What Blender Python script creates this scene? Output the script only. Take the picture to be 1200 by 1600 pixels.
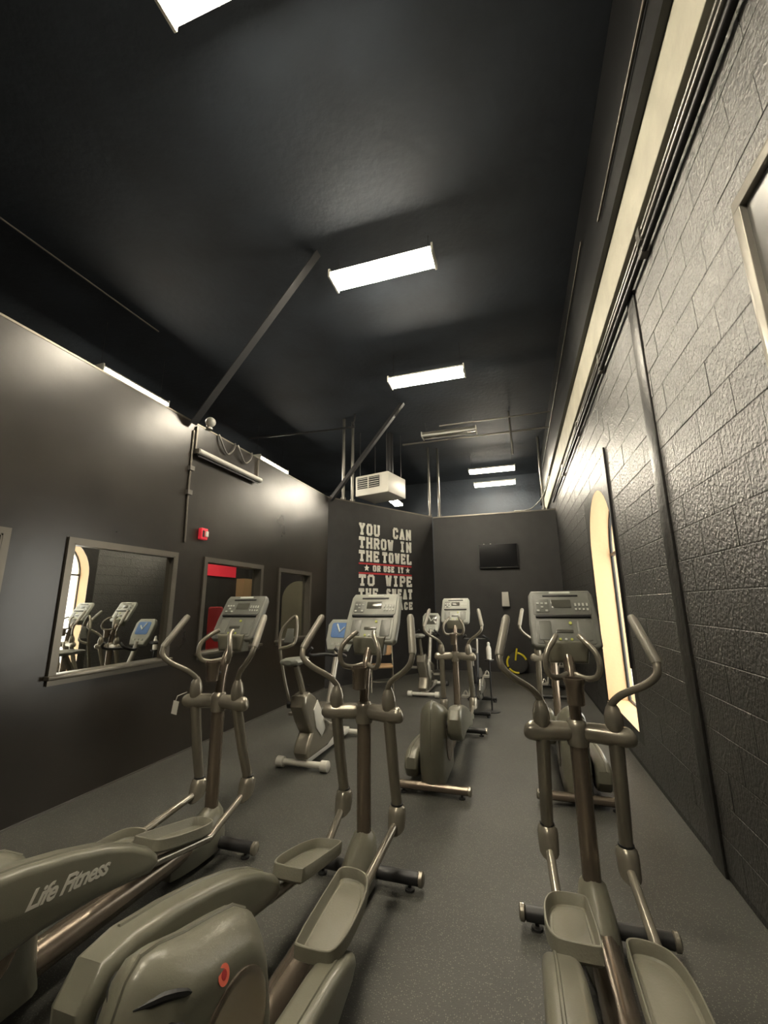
import bpy, bmesh, math, random
from mathutils import Vector, Matrix

# ------------------------------------------------------------------ clear
for o in list(bpy.data.objects):
    bpy.data.objects.remove(o, do_unlink=True)
scene = bpy.context.scene
col = scene.collection
R = math.radians
rnd = random.Random(7)

# ------------------------------------------------------------------ camera (calibrated from the photo's vanishing points, 1200x1600)
FPX = 650.0
CAM_H = 1.58
VPF = (808.0, 942.0)                       # vanishing point of the room's long axis
vx = -25.0
vy = (-FPX * FPX - (VPF[0] - 600) * vx) / (VPF[1] - 800)
Yc = Vector((VPF[0] - 600, VPF[1] - 800, FPX)).normalized()
Zc = Vector((vx, vy, FPX)).normalized()
Xc = Yc.cross(Zc)
# world axes in camera-image coords (x right, y down, z forward); blender camera: x right, y up, -z forward
rot = Matrix(((Xc.x, -Xc.y, -Xc.z), (Yc.x, -Yc.y, -Yc.z), (Zc.x, -Zc.y, -Zc.z)))
cam_data = bpy.data.cameras.new('camera')
cam = bpy.data.objects.new('camera', cam_data)
col.objects.link(cam)
cam.matrix_world = Matrix.Translation((0, 0, CAM_H)) @ rot.to_4x4()
cam_data.sensor_fit = 'VERTICAL'
cam_data.sensor_height = 32.0
cam_data.lens = FPX / 1600.0 * 32.0
cam_data.clip_start = 0.02
cam_data.clip_end = 200
scene.camera = cam

# ------------------------------------------------------------------ world (daylight outside the arched window), exposure
world = bpy.data.worlds.new('world')
scene.world = world
world.use_nodes = True
bg = world.node_tree.nodes['Background']
bg.inputs['Color'].default_value = (1.0, 0.95, 0.86, 1)
bg.inputs['Strength'].default_value = 2.7
vs = scene.view_settings
vs.view_transform = 'Standard'
vs.look = 'None'
vs.gamma = 1.0
vs.use_curve_mapping = False
vs.exposure = 1.45
TUBE_POWER = 60.0                          # emission of the lit fluorescent tubes
TUBE_COL = (1.0, 0.90, 0.72)

# ------------------------------------------------------------------ materials
def mat(name, c, rough=0.5, metal=0.0, bump=0.0, bscale=60.0, vary=0.0, vscale=4.0, spec=0.5, rvary=0.0,
        emit=None, estr=0.0, coat=0.0, ior=1.5, bdist=0.02):
    m = bpy.data.materials.new(name)
    m.use_nodes = True
    nt = m.node_tree
    b = nt.nodes['Principled BSDF']
    b.inputs['Base Color'].default_value = (*c, 1)
    b.inputs['Roughness'].default_value = rough
    b.inputs['Metallic'].default_value = metal
    b.inputs['Specular IOR Level'].default_value = spec
    b.inputs['Coat Weight'].default_value = coat
    b.inputs['IOR'].default_value = ior
    tc = nt.nodes.new('ShaderNodeTexCoord')
    if emit:
        b.inputs['Emission Color'].default_value = (*emit, 1)
        b.inputs['Emission Strength'].default_value = estr
    if vary > 0:
        n = nt.nodes.new('ShaderNodeTexNoise')
        n.inputs['Scale'].default_value = vscale
        n.inputs['Detail'].default_value = 5
        nt.links.new(tc.outputs['Object'], n.inputs['Vector'])
        r = nt.nodes.new('ShaderNodeValToRGB')
        r.color_ramp.elements[0].position = 0.3
        r.color_ramp.elements[1].position = 0.72
        r.color_ramp.elements[0].color = (*[x * (1 - vary) for x in c], 1)
        r.color_ramp.elements[1].color = (*[min(1, x * (1 + vary)) for x in c], 1)
        nt.links.new(n.outputs['Fac'], r.inputs['Fac'])
        nt.links.new(r.outputs['Color'], b.inputs['Base Color'])
        if rvary > 0:
            mr = nt.nodes.new('ShaderNodeMapRange')
            mr.inputs['To Min'].default_value = rough - rvary
            mr.inputs['To Max'].default_value = rough + rvary
            nt.links.new(n.outputs['Fac'], mr.inputs['Value'])
            nt.links.new(mr.outputs['Result'], b.inputs['Roughness'])
    if bump > 0:
        n2 = nt.nodes.new('ShaderNodeTexNoise')
        n2.inputs['Scale'].default_value = bscale
        n2.inputs['Detail'].default_value = 6
        nt.links.new(tc.outputs['Object'], n2.inputs['Vector'])
        bp = nt.nodes.new('ShaderNodeBump')
        bp.inputs['Strength'].default_value = bump
        bp.inputs['Distance'].default_value = bdist
        nt.links.new(n2.outputs['Fac'], bp.inputs['Height'])
        nt.links.new(bp.outputs['Normal'], b.inputs['Normal'])
    return m

M = {}
M['wall'] = mat('black satin wall paint', (0.0165, 0.0130, 0.0092), 0.29, bump=0.12, bscale=3.5, vary=0.25, vscale=1.6, rvary=0.04, spec=0.7)
M['wallback'] = mat('charcoal wall paint', (0.020, 0.019, 0.018), 0.5, bump=0.05, bscale=30, vary=0.2)
M['block'] = mat('black painted concrete block', (0.023, 0.022, 0.0195), 0.37, bdist=0.014, bump=0.75, bscale=46, vary=0.3, vscale=14, rvary=0.06, spec=0.8, ior=1.78)
M['mortar'] = mat('black painted mortar', (0.022, 0.021, 0.019), 0.42, bump=0.5, bscale=60)
M['smooth'] = mat('black painted render', (0.020, 0.019, 0.017), 0.4, bump=0.25, bscale=18, vary=0.25)
M['ceiling'] = mat('black ceiling', (0.023, 0.030, 0.040), 0.75, bump=0.3, bscale=12, vary=0.25, vscale=1.2)
M['black'] = mat('black paint', (0.012, 0.012, 0.012), 0.45)
M['cream'] = mat('cream plaster', (0.60, 0.41, 0.24), 0.7, bump=0.1, bscale=20)
M['ledger'] = mat('weathered white timber', (0.52, 0.50, 0.40), 0.6, bump=0.2, bscale=15, vary=0.15, vscale=3)
M['conduit'] = mat('galvanised conduit', (0.22, 0.21, 0.19), 0.35, metal=0.8)
M['darkmetal'] = mat('dark painted steel', (0.035, 0.035, 0.036), 0.4, metal=0.3)
M['frame'] = mat('grey aluminium frame', (0.16, 0.145, 0.12), 0.35, metal=0.7, vary=0.1)
M['mirror'] = mat('mirror glass', (0.80, 0.80, 0.76), 0.015, metal=1.0)
M['taupe'] = mat('taupe machine plastic', (0.165, 0.160, 0.122), 0.30, bump=0.05, bscale=250, vary=0.06, vscale=6)
M['taupe2'] = mat('taupe satin enamel', (0.30, 0.275, 0.225), 0.24, metal=0.5)
M['bronze'] = mat('bronze grey steel', (0.26, 0.215, 0.170), 0.25, metal=0.7)
M['pedal'] = mat('grey pedal plastic', (0.215, 0.205, 0.160), 0.45, bump=0.1, bscale=120)
M['panel'] = mat('console shell', (0.36, 0.37, 0.325), 0.4, bump=0.03, bscale=200)
M['panel_dark'] = mat('console shell grey', (0.165, 0.168, 0.148), 0.4, bump=0.03, bscale=200)
M['key'] = mat('pale keys', (0.62, 0.64, 0.58), 0.4)
M['keyg'] = mat('yellow green key', (0.55, 0.60, 0.12), 0.4)
M['lcd'] = mat('grey display', (0.085, 0.085, 0.070), 0.15)
M['slot'] = mat('dark slot', (0.008, 0.008, 0.008), 0.5)
M['rubber'] = mat('black rubber', (0.02, 0.02, 0.02), 0.6, bump=0.1, bscale=80)
M['grip'] = mat('grey grip', (0.27, 0.255, 0.215), 0.38, metal=0.1, bump=0.05, bscale=120)
M['white'] = mat('white plastic', (0.66, 0.64, 0.57), 0.4)
M['silver'] = mat('silver enamel', (0.42, 0.40, 0.35), 0.32, metal=0.5)
M['blue'] = mat('blue lit screen', (0.10, 0.17, 0.30), 0.2, emit=(0.14, 0.26, 0.55), estr=0.06)
M['letter'] = mat('white lettering paint', (0.78, 0.76, 0.68), 0.6)
M['red'] = mat('red paint', (0.42, 0.03, 0.035), 0.5)
M['red_glow'] = mat('red with added glow', (0.62, 0.03, 0.05), 0.35, emit=(0.8, 0.03, 0.05), estr=0.08)  # slight glow added to the red; alarm and banner are no lamps
M['coral'] = mat('coral sticker', (0.80, 0.16, 0.10), 0.5)
M['tan'] = mat('tan padded vinyl', (0.40, 0.25, 0.13), 0.5)
M['tanwall'] = mat('brown wall paint', (0.022, 0.020, 0.018), 0.6)
M['archpanel'] = mat('grey cream plaster', (0.20, 0.18, 0.125), 0.7)
M['board'] = mat('grey board', (0.085, 0.085, 0.08), 0.3)
M['yellow'] = mat('yellow plastic', (0.75, 0.62, 0.03), 0.45)
M['screen'] = mat('television glass', (0.004, 0.004, 0.005), 0.12)
M['tube'] = mat('lit tube', (0.9, 0.9, 0.9), 0.4, emit=TUBE_COL, estr=TUBE_POWER)
M['tube_off'] = mat('unlit tube', (0.55, 0.55, 0.52), 0.3)

def glass_mat():
    m = bpy.data.materials.new('clear glass')
    m.use_nodes = True
    nt = m.node_tree
    b = nt.nodes['Principled BSDF']
    nt.nodes.remove(b)
    out = nt.nodes['Material Output']
    t = nt.nodes.new('ShaderNodeBsdfTransparent')
    t.inputs['Color'].default_value = (0.86, 0.88, 0.86, 1)
    g = nt.nodes.new('ShaderNodeBsdfGlossy')
    g.inputs['Roughness'].default_value = 0.02
    lw = nt.nodes.new('ShaderNodeLayerWeight')
    lw.inputs['Blend'].default_value = 0.5
    pw = nt.nodes.new('ShaderNodeMath'); pw.operation = 'POWER'; pw.inputs[1].default_value = 5.0
    nt.links.new(lw.outputs['Facing'], pw.inputs[0])
    f = nt.nodes.new('ShaderNodeMath'); f.operation = 'MULTIPLY_ADD'; f.inputs[1].default_value = 0.9; f.inputs[2].default_value = 0.05
    nt.links.new(pw.outputs[0], f.inputs[0])
    mx = nt.nodes.new('ShaderNodeMixShader')
    nt.links.new(f.outputs[0], mx.inputs[0])
    nt.links.new(t.outputs[0], mx.inputs[1])
    nt.links.new(g.outputs[0], mx.inputs[2])
    nt.links.new(mx.outputs[0], out.inputs['Surface'])
    return m
M['glass'] = glass_mat()

def floor_mat():
    m = bpy.data.materials.new('speckled rubber floor')
    m.use_nodes = True
    nt = m.node_tree
    b = nt.nodes['Principled BSDF']
    tc = nt.nodes.new('ShaderNodeTexCoord')
    n = nt.nodes.new('ShaderNodeTexNoise'); n.inputs['Scale'].default_value = 1.3; n.inputs['Detail'].default_value = 6
    nt.links.new(tc.outputs['Object'], n.inputs['Vector'])
    r = nt.nodes.new('ShaderNodeValToRGB')
    r.color_ramp.elements[0].position = 0.3; r.color_ramp.elements[1].position = 0.7
    r.color_ramp.elements[0].color = (0.041, 0.041, 0.036, 1)
    r.color_ramp.elements[1].color = (0.062, 0.061, 0.053, 1)
    nt.links.new(n.outputs['Fac'], r.inputs['Fac'])
    v = nt.nodes.new('ShaderNodeTexVoronoi'); v.inputs['Scale'].default_value = 120
    nt.links.new(tc.outputs['Object'], v.inputs['Vector'])
    # flecks: only some cells, near the cell centre
    cr = nt.nodes.new('ShaderNodeMath'); cr.operation = 'LESS_THAN'; cr.inputs[1].default_value = 0.30
    nt.links.new(v.outputs['Distance'], cr.inputs[0])
    sx = nt.nodes.new('ShaderNodeSeparateColor')
    nt.links.new(v.outputs['Color'], sx.inputs[0])
    gt = nt.nodes.new('ShaderNodeMath'); gt.operation = 'GREATER_THAN'; gt.inputs[1].default_value = 0.50
    nt.links.new(sx.outputs[0], gt.inputs[0])
    mu = nt.nodes.new('ShaderNodeMath'); mu.operation = 'MULTIPLY'
    nt.links.new(cr.outputs[0], mu.inputs[0]); nt.links.new(gt.outputs[0], mu.inputs[1])
    mx = nt.nodes.new('ShaderNodeMix'); mx.data_type = 'RGBA'
    nt.links.new(mu.outputs[0], mx.inputs['Factor'])
    nt.links.new(r.outputs['Color'], mx.inputs['A'])
    mx.inputs['B'].default_value = (0.150, 0.146, 0.118, 1)
    nt.links.new(mx.outputs['Result'], b.inputs['Base Color'])
    b.inputs['Roughness'].default_value = 0.55
    n2 = nt.nodes.new('ShaderNodeTexNoise'); n2.inputs['Scale'].default_value = 160
    nt.links.new(tc.outputs['Object'], n2.inputs['Vector'])
    bp = nt.nodes.new('ShaderNodeBump'); bp.inputs['Strength'].default_value = 0.25; bp.inputs['Distance'].default_value = 0.01
    nt.links.new(n2.outputs['Fac'], bp.inputs['Height'])
    nt.links.new(bp.outputs['Normal'], b.inputs['Normal'])
    return m
M['floor'] = floor_mat()

# ------------------------------------------------------------------ geometry helpers
def catmull(pts, k=6):
    P = [Vector(p) for p in pts]
    if len(P) < 3:
        return P
    out = []
    for i in range(len(P) - 1):
        p0 = P[max(i - 1, 0)]; p1 = P[i]; p2 = P[i + 1]; p3 = P[min(i + 2, len(P) - 1)]
        for j in range(k):
            t = j / k
            out.append(0.5 * ((2 * p1) + (-p0 + p2) * t + (2 * p0 - 5 * p1 + 4 * p2 - p3) * t * t + (-p0 + 3 * p1 - 3 * p2 + p3) * t ** 3))
    out.append(P[-1])
    return out

def inset(poly, d):
    n = len(poly)
    area = sum(poly[i][0] * poly[(i + 1) % n][1] - poly[(i + 1) % n][0] * poly[i][1] for i in range(n))
    s = 1 if area > 0 else -1
    out = []
    for i in range(n):
        a, b, c = Vector(poly[i - 1]), Vector(poly[i]), Vector(poly[(i + 1) % n])
        e1 = (b - a).normalized(); e2 = (c - b).normalized()
        n1 = Vector((-e1.y, e1.x)) * s; n2 = Vector((-e2.y, e2.x)) * s
        bis = n1 + n2
        if bis.length < 1e-6:
            bis = n1
        bis.normalize()
        out.append(tuple(b + bis * d / max(0.45, bis.dot(n1))))
    return out

class MB:
    def __init__(self):
        self.v = []; self.f = []
    def add(self, vs, fs):
        o = len(self.v)
        self.v += [tuple(p) for p in vs]
        self.f += [tuple(i + o for i in f) for f in fs]
        return self
    def box(self, c, s, m=None):
        x, y, z = s[0] / 2, s[1] / 2, s[2] / 2
        vs = [Vector((sx * x, sy * y, sz * z)) for sx in (-1, 1) for sy in (-1, 1) for sz in (-1, 1)]
        if m is not None:
            vs = [m @ p for p in vs]
        vs = [p + Vector(c) for p in vs]
        return self.add(vs, [(0, 1, 3, 2), (4, 6, 7, 5), (0, 4, 5, 1), (2, 3, 7, 6), (0, 2, 6, 4), (1, 5, 7, 3)])
    def box2(self, a, b):
        return self.box([(p + q) / 2 for p, q in zip(a, b)], [abs(q - p) for p, q in zip(a, b)])
    def rings(self, rings, cap0=True, cap1=True):
        n = len(rings[0]); vs = []; fs = []
        for r in rings:
            vs += [tuple(p) for p in r]
        for i in range(len(rings) - 1):
            for j in range(n):
                k = (j + 1) % n
                fs.append((i * n + j, i * n + k, (i + 1) * n + k, (i + 1) * n + j))
        if cap0: fs.append(tuple(range(n)))
        if cap1: fs.append(tuple((len(rings) - 1) * n + j for j in range(n)))
        return self.add(vs, fs)
    def tube(self, pts, r, n=12, ell=None):
        P = [Vector(p) for p in pts]
        rr = r if isinstance(r, (list, tuple)) else [r] * len(P)
        t0 = (P[1] - P[0]).normalized()
        up = Vector((0, 0, 1)) if abs(t0.z) < 0.9 else Vector((1, 0, 0))
        u = t0.cross(up).normalized()
        rings = []
        for i, p in enumerate(P):
            t = (P[min(i + 1, len(P) - 1)] - P[max(i - 1, 0)]).normalized()
            u = (u - t * u.dot(t)).normalized()
            w = t.cross(u)
            ring = []
            for j in range(n):
                a = 2 * math.pi * j / n
                ring.append(p + u * (math.cos(a) * rr[i] * (ell or 1)) + w * (math.sin(a) * rr[i]))
            rings.append(ring)
        return self.rings(rings)
    def lathe(self, prof, origin=(0, 0, 0), axis='z', n=24):
        rings = []
        for r, h in prof:
            ring = []
            for j in range(n):
                a = 2 * math.pi * j / n
                c, s = math.cos(a) * r, math.sin(a) * r
                p = {'z': (c, s, h), 'x': (h, c, s), 'y': (c, h, s)}[axis]
                ring.append(Vector(p) + Vector(origin))
            rings.append(ring)
        return self.rings(rings)
    def ell(self, c, r, n=16, k=9, m=None):
        rings = []
        for i in range(k + 1):
            a = math.pi * (0.02 + 0.96 * i / k)
            ring = []
            for j in range(n):
                b = 2 * math.pi * j / n
                p = Vector((r[0] * math.sin(a) * math.cos(b), r[1] * math.sin(a) * math.sin(b), -r[2] * math.cos(a)))
                if m is not None: p = m @ p
                ring.append(p + Vector(c))
            rings.append(ring)
        return self.rings(rings)
    def rprism(self, poly, a0, a1, r=0.01, axis='x', steps=3):
        """poly in the two other axes (x: (y,z); y: (x,z); z: (x,y)), extruded a0..a1 with rounded edges"""
        def P(q, a):
            return {'x': (a, q[0], q[1]), 'y': (q[0], a, q[1]), 'z': (q[0], q[1], a)}[axis]
        rings = []
        for i in range(steps + 1):
            t = math.pi / 2 * i / steps
            pl = inset(poly, r * (1 - math.sin(t)))
            rings.append([P(q, a0 + r * (1 - math.cos(t))) for q in pl])
        for i in range(steps + 1):
            t = math.pi / 2 * (1 - i / steps)
            pl = inset(poly, r * (1 - math.sin(t)))
            rings.append([P(q, a1 - r * (1 - math.cos(t))) for q in pl])
        return self.rings(rings)
    def xf(self, m):
        self.v = [tuple(m @ Vector(p)) for p in self.v]
        return self
    def mesh(self, name, angle=38):
        me = bpy.data.meshes.new(name)
        me.from_pydata(self.v, [], self.f)
        bm = bmesh.new(); bm.from_mesh(me)
        bmesh.ops.recalc_face_normals(bm, faces=bm.faces)
        bm.to_mesh(me); bm.free()
        me.polygons.foreach_set('use_smooth', [True] * len(me.polygons))
        me.set_sharp_from_angle(angle=R(angle))
        return me
    def build(self, name, m, parent=None, angle=38):
        me = self.mesh(name, angle)
        me.materials.append(M[m] if isinstance(m, str) else m)
        o = bpy.data.objects.new(name, me)
        col.objects.link(o)
        if parent: o.parent = parent
        return o

def rrect(x0, x1, y0, y1, r, k=4):
    out = []
    for cx, cy, a0 in ((x1 - r, y1 - r, 0), (x0 + r, y1 - r, 90), (x0 + r, y0 + r, 180), (x1 - r, y0 + r, 270)):
        for i in range(k + 1):
            a = R(a0 + 90 * i / k)
            out.append((cx + r * math.cos(a), cy + r * math.sin(a)))
    return out

def tag(o, label=None, cat=None, group=None, kind=None):
    if label: o['label'] = label
    if cat: o['category'] = cat
    if group: o['group'] = group
    if kind: o['kind'] = kind
    return o

def empty(name, loc=(0, 0, 0), rz=0, label=None, cat=None, group=None):
    o = bpy.data.objects.new(name, None)
    o.empty_display_size = 0.1
    col.objects.link(o)
    o.location = loc; o.rotation_euler = (0, 0, R(rz))
    return tag(o, label, cat, group)

def struct(name, mb, m, label=None, angle=38):
    o = mb.build(name, m, None, angle)
    return tag(o, label, None, None, 'structure')

# ------------------------------------------------------------------ room shell
XL, XR = -3.66, 1.056
Y0, Y1 = -2.6, 14.0
XA = -7.4                       # far wall of the adjoining room
ZC = 5.75
ZL = 3.79                       # partition walls stop here
A = Vector((XL, 7.82)); B = Vector((-1.97, 10.6))

struct('floor', MB().box2((XA, Y0, -0.1), (XR + 0.9, Y1, 0)), 'floor', 'grey speckled rubber gym floor')
struct('ceiling', MB().box2((XA, Y0, ZC), (XR + 0.3, Y1, ZC + 0.1)), 'ceiling', 'black painted open ceiling')

WIN = [(0.95, 2.09), (2.63, 3.77), (4.30, 5.48), (6.02, 7.07)]
WZ0, WZ1 = 1.03, 2.12
wl = MB()
wl.box2((XL - 0.14, Y0, 0), (XL, A.y, WZ0))
wl.box2((XL - 0.14, Y0, WZ1), (XL, A.y, ZL))
ys = [Y0] + [q for w in WIN for q in w] + [A.y]
for i in range(0, len(ys), 2):
    wl.box2((XL - 0.14, ys[i], WZ0), (XL, ys[i + 1], WZ1))
struct('wall_left', wl, 'wall', 'glossy black partition wall with framed openings')
struct('baseboard_left', MB().box2((XL, Y0, 0), (XL + 0.012, A.y, 0.014)), 'conduit', 'pale edge strip along the left wall foot')
struct('trim_1', MB().box2((XL - 0.145, Y0, ZL), (XL + 0.004, A.y, ZL + 0.02)), 'frame', 'cap strip on the left partition')

dAB = (B - A).normalized(); nAB = Vector((dAB.y, -dAB.x))      # nAB points into the room
def slabwall(a, b, n, z0, z1, t=0.14):
    mb = MB()
    q = [a, b, b - n * t, a - n * t]
    vs = [(p.x, p.y, z) for z in (z0, z1) for p in q]
    return mb.add(vs, [(0, 1, 2, 3), (4, 5, 6, 7), (0, 1, 5, 4), (1, 2, 6, 5), (2, 3, 7, 6), (3, 0, 4, 7)])
struct('wall_corner', slabwall(A, B, nAB, 0, ZL), 'wallback', 'angled charcoal wall with painted slogan')
struct('wall_back', MB().box2((B.x, 10.7, 0), (XR, 10.84, ZL)), 'wallback', 'charcoal back wall with television')
tb = slabwall(A, B, nAB, ZL, ZL + 0.03, 0.16)
tb.box2((B.x, 10.69, ZL), (XR, 10.85, ZL + 0.03))
struct('trim_2', tb, 'frame', 'cap strip on the back partition')
struct('wall_far', MB().box2((XA, Y1, 0), (XR + 0.3, Y1 + 0.1, ZC)), 'ceiling', 'black far wall beyond the partition')
struct('wall_front', MB().box2((XA, Y0 - 0.1, 0), (XR + 0.3, Y0, ZC)), 'wallback', 'black wall behind the camera')
struct('wall_side', MB().box2((XA - 0.1, Y0, 0), (XA, Y1, ZC)), 'tanwall', 'brown wall of the adjoining room')

# right wall, concrete block, with an arched window opening
AY0, AY1, AZ0, AZT = 5.0, 6.48, 0.33, 2.96
AR = (AY1 - AY0) / 2; AYC = (AY0 + AY1) / 2; ASP = AZT - AR
DEPTH = 0.31
SY0, SY1, SZ0, SZ1 = 4.84, 6.64, 0.24, 3.04      # rendered surround of the arch, on the block grid
wr = MB()
FACE = XR + 0.0022                                 # mortar face, blocks stand 10 mm proud
wr.box2((FACE, Y0, 0), (FACE + 0.2, SY0, ZC))
wr.box2((FACE, SY1, 0), (FACE + 0.2, Y1, ZC))
wr.box2((FACE, SY0, 0), (FACE + 0.2, SY1, SZ0))
wr.box2((FACE, SY0, SZ1), (FACE + 0.2, SY1, ZC))
wall_right = struct('wall_right', wr, 'mortar', 'glossy black painted concrete block wall')

def arch_pts(y0, y1, z0, sp, k=18):
    yc, r = (y0 + y1) / 2, (y1 - y0) / 2
    return [(y0, z0), (y1, z0)] + [(yc + r * math.cos(math.pi * i / k), sp + r * math.sin(math.pi * i / k)) for i in range(k + 1)]
ap = arch_pts(AY0, AY1, AZ0, ASP)
sur = MB()
def outer(p):
    c = Vector((AYC, (SZ0 + SZ1) / 2)); d = Vector(p) - c
    s = min((SY1 - SY0) / 2 / max(abs(d.x), 1e-6), (SZ1 - SZ0) / 2 / max(abs(d.y), 1e-6))
    return c + d * s
# densify the opening outline so that it maps onto the rectangle cleanly
ring = []
for i in range(len(ap)):
    a, b = Vector(ap[i]), Vector(ap[(i + 1) % len(ap)])
    st = max(1, int((b - a).length / 0.12))
    for j in range(st):
        ring.append(a + (b - a) * j / st)
n = len(ring)
outr = [outer(p) for p in ring]
for c in ((SY0, SZ0), (SY1, SZ0), (SY0, SZ1), (SY1, SZ1)):       # snap the nearest point to each corner
    i = min(range(n), key=lambda q: (outr[q] - Vector(c)).length); outr[i] = Vector(c)
vs_ = [(XR, p.x, p.y) for p in outr] + [(XR, p.x, p.y) for p in ring] + [(FACE + 0.19, p.x, p.y) for p in outr]
sur.add(vs_, [(i, (i + 1) % n, n + (i + 1) % n, n + i) for i in range(n)] + [(i, (i + 1) % n, 2 * n + (i + 1) % n, 2 * n + i) for i in range(n)])
sr = sur.build('arch_surround', 'smooth', wall_right)
win = MB()
vs_ = [(XR + 0.001, p.x, p.y) for p in ring] + [(XR + DEPTH, p.x, p.y) for p in ring] + \
      [(XR + DEPTH, AYC + (p.x - AYC) * 1.15, 1.6 + (p.y - 1.6) * 1.12) for p in ring]
win.add(vs_, [(i, (i + 1) % n, n + (i + 1) % n, n + i) for i in range(n)] + [(n + i, n + (i + 1) % n, 2 * n + (i + 1) % n, 2 * n + i) for i in range(n)])
w5 = struct('window_5', win, 'cream', 'tall arched window with deep cream reveal in the block wall')
gl = MB(); gl.add([(XR + DEPTH - 0.06, p.x, p.y) for p in ring], [tuple(range(n))]); gl.build('pane', 'glass', w5)
fr = MB()
for i in range(n):
    a, b = ring[i], ring[(i + 1) % n]
    fr.tube([(XR + DEPTH - 0.06, a.x, a.y), (XR + DEPTH - 0.06, b.x, b.y)], 0.022, 6)
fr.build('window_frame', 'darkmetal', w5)
mu = MB(); mu.box2((XR + DEPTH - 0.08, AY0, ASP - 0.02), (XR + DEPTH - 0.04, AY1, ASP + 0.02))
mu.box2((XR + DEPTH - 0.08, AYC - 0.015, AZ0), (XR + DEPTH - 0.04, AYC + 0.015, ASP))
mu.build('mullion', 'darkmetal', w5)
struct('trim_3', MB().box2((XR - 0.02, AY0 - 0.075, AZ0 + 0.6), (XR + 0.001, AY0 - 0.045, 3.27)), 'black', 'thin black strip rising beside the arched window')

# blocks, running bond, 0.4 x 0.2
BW, BH, JT, JV = 0.40, 0.20, 0.006, 0.003
def block_mesh(w, name):
    mb = MB(); y, z, c = w / 2, (BH - JT) / 2, 0.002
    o = [(0.0055, -y, -z), (0.0055, y, -z), (0.0055, y, z), (0.0055, -y, z)]
    m_ = [(0.0014, -y, -z), (0.0014, y, -z), (0.0014, y, z), (0.0014, -y, z)]
    t = [(0, -y + c, -z + c), (0, y - c, -z + c), (0, y - c, z - c), (0, -y + c, z - c)]
    mb.rings([o, m_, t], cap0=False)
    return mb
PIL = (3.28, 3.46)                                # pilaster strip
cells = []
for k in range(0, 21):
    z = 0.14 + k * BH - 0.10 + 0.0
    zc = 0.04 + (k + 0.5) * BH
    if k == 0: pass
    y = 0.64 + (0.2 if k % 2 else 0.0)
    while y < 10.7:
        a, b = y + JV / 2, y + BW - JV / 2
        y += BW
        segs = [(a, b)]
        for lo, hi in (PIL, (SY0, SY1) if SZ0 - 0.02 < zc < SZ1 + 0.02 else (99, 99), (10.69, 20)):
            ns = []
            for p, q in segs:
                if q <= lo or p >= hi: ns.append((p, q)); continue
                if p < lo: ns.append((p, lo - JT / 2))
                if q > hi: ns.append((hi + JT / 2, q))
            segs = ns
        for p, q in segs:
            if q - p > 0.03: cells.append((p, q, zc))
vis = [c for c in cells if c[1] > 1.2]
vis.sort(key=lambda c: math.hypot(math.hypot((c[0] + c[1]) / 2 , XR), c[2] - CAM_H))
near, far_ = vis[:296], vis[296:] + [c for c in cells if c[1] <= 1.2]
cache = {}
for p, q, zc in near:
    w = round(q - p, 3)
    if w not in cache:
        me = block_mesh(w, 'block').mesh('block', 20); me.materials.append(M['block']); cache[w] = me
    o = bpy.data.objects.new('block', cache[w]); col.objects.link(o)
    o.location = (XR + rnd.uniform(-0.0015, 0.0015), (p + q) / 2, zc); o.parent = wall_right
rest = MB()
for p, q, zc in far_:
    b_ = block_mesh(q - p, 'b'); b_.xf(Matrix.Translation((XR, (p + q) / 2, zc))); rest.add(b_.v, b_.f)
tag(rest.build('block_field', 'block', wall_right, 20), kind='stuff')
struct('trim_4', MB().rprism(rrect(PIL[0], PIL[1], 0, 3.98, 0.01, 2), XR - 0.014, XR + 0.012, 0.006, 'x'), 'smooth', 'smooth black pilaster strip on the block wall')
# timber ledger and roof edge above the block wall
struct('trim_5', MB().rprism(rrect(Y0, Y1, 4.22, 4.65, 0.01, 2), XR - 0.05, XR + 0.02, 0.006, 'x'), 'ledger', 'long off white timber band under the roof')
eb = MB(); eb.box2((XR - 0.10, Y0, 4.65), (XR + 0.02, 3.5, ZC)); eb.box2((XR - 0.10, 3.5, 4.65), (XR + 0.02, Y1, ZC))
struct('trim_6', eb, 'black', 'black roof beam above the off white band')

# ------------------------------------------------------------------ framed openings of the left wall
def opening(n_, y0, y1, pane, label, pane_x):
    f = MB(); w = 0.05
    for a, b, c, d in ((y0 - w, y1 + w, WZ1, WZ1 + w), (y0 - w, y0, WZ0, WZ1), (y1, y1 + w, WZ0, WZ1)):
        f.box2((XL, a, c), (XL + 0.022, b, d))
    f.box2((XL - 0.13, y0, WZ1 - 0.012), (XL + 0.02, y1, WZ1)); f.box2((XL - 0.13, y0, WZ0), (XL + 0.02, y0 + 0.012, WZ1)); f.box2((XL - 0.13, y1 - 0.012, WZ0), (XL + 0.02, y1, WZ1))
    o = struct('window_%d' % n_, f, 'frame', label)
    s = MB(); s.rprism(rrect(XL - 0.13, XL + 0.06, WZ0 - 0.03, WZ0 + 0.004, 0.006, 2), y0 - 0.07, y1 + 0.07, 0.005, 'y')
    s.box2((XL, y0 - 0.05, WZ0 - 0.075), (XL + 0.02, y1 + 0.05, WZ0 - 0.03))
    s.build('window_sill', 'frame', o)
    p = MB(); p.box2((pane_x - 0.006, y0 + 0.012, WZ0 + 0.004), (pane_x, y1 - 0.012, WZ1 - 0.012)); p.build('pane', pane, o)
    return o
opening(1, *WIN[0], 'mirror', 'framed mirror cut by the left edge of the picture', XL - 0.03)
opening(2, *WIN[1], 'mirror', 'large framed mirror reflecting the machines and the arched window', XL - 0.03)
opening(3, *WIN[2], 'glass', 'framed window onto a room with red things', XL - 0.09)
opening(4, *WIN[3], 'glass', 'small framed window nearest the angled wall', XL - 0.09)

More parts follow.
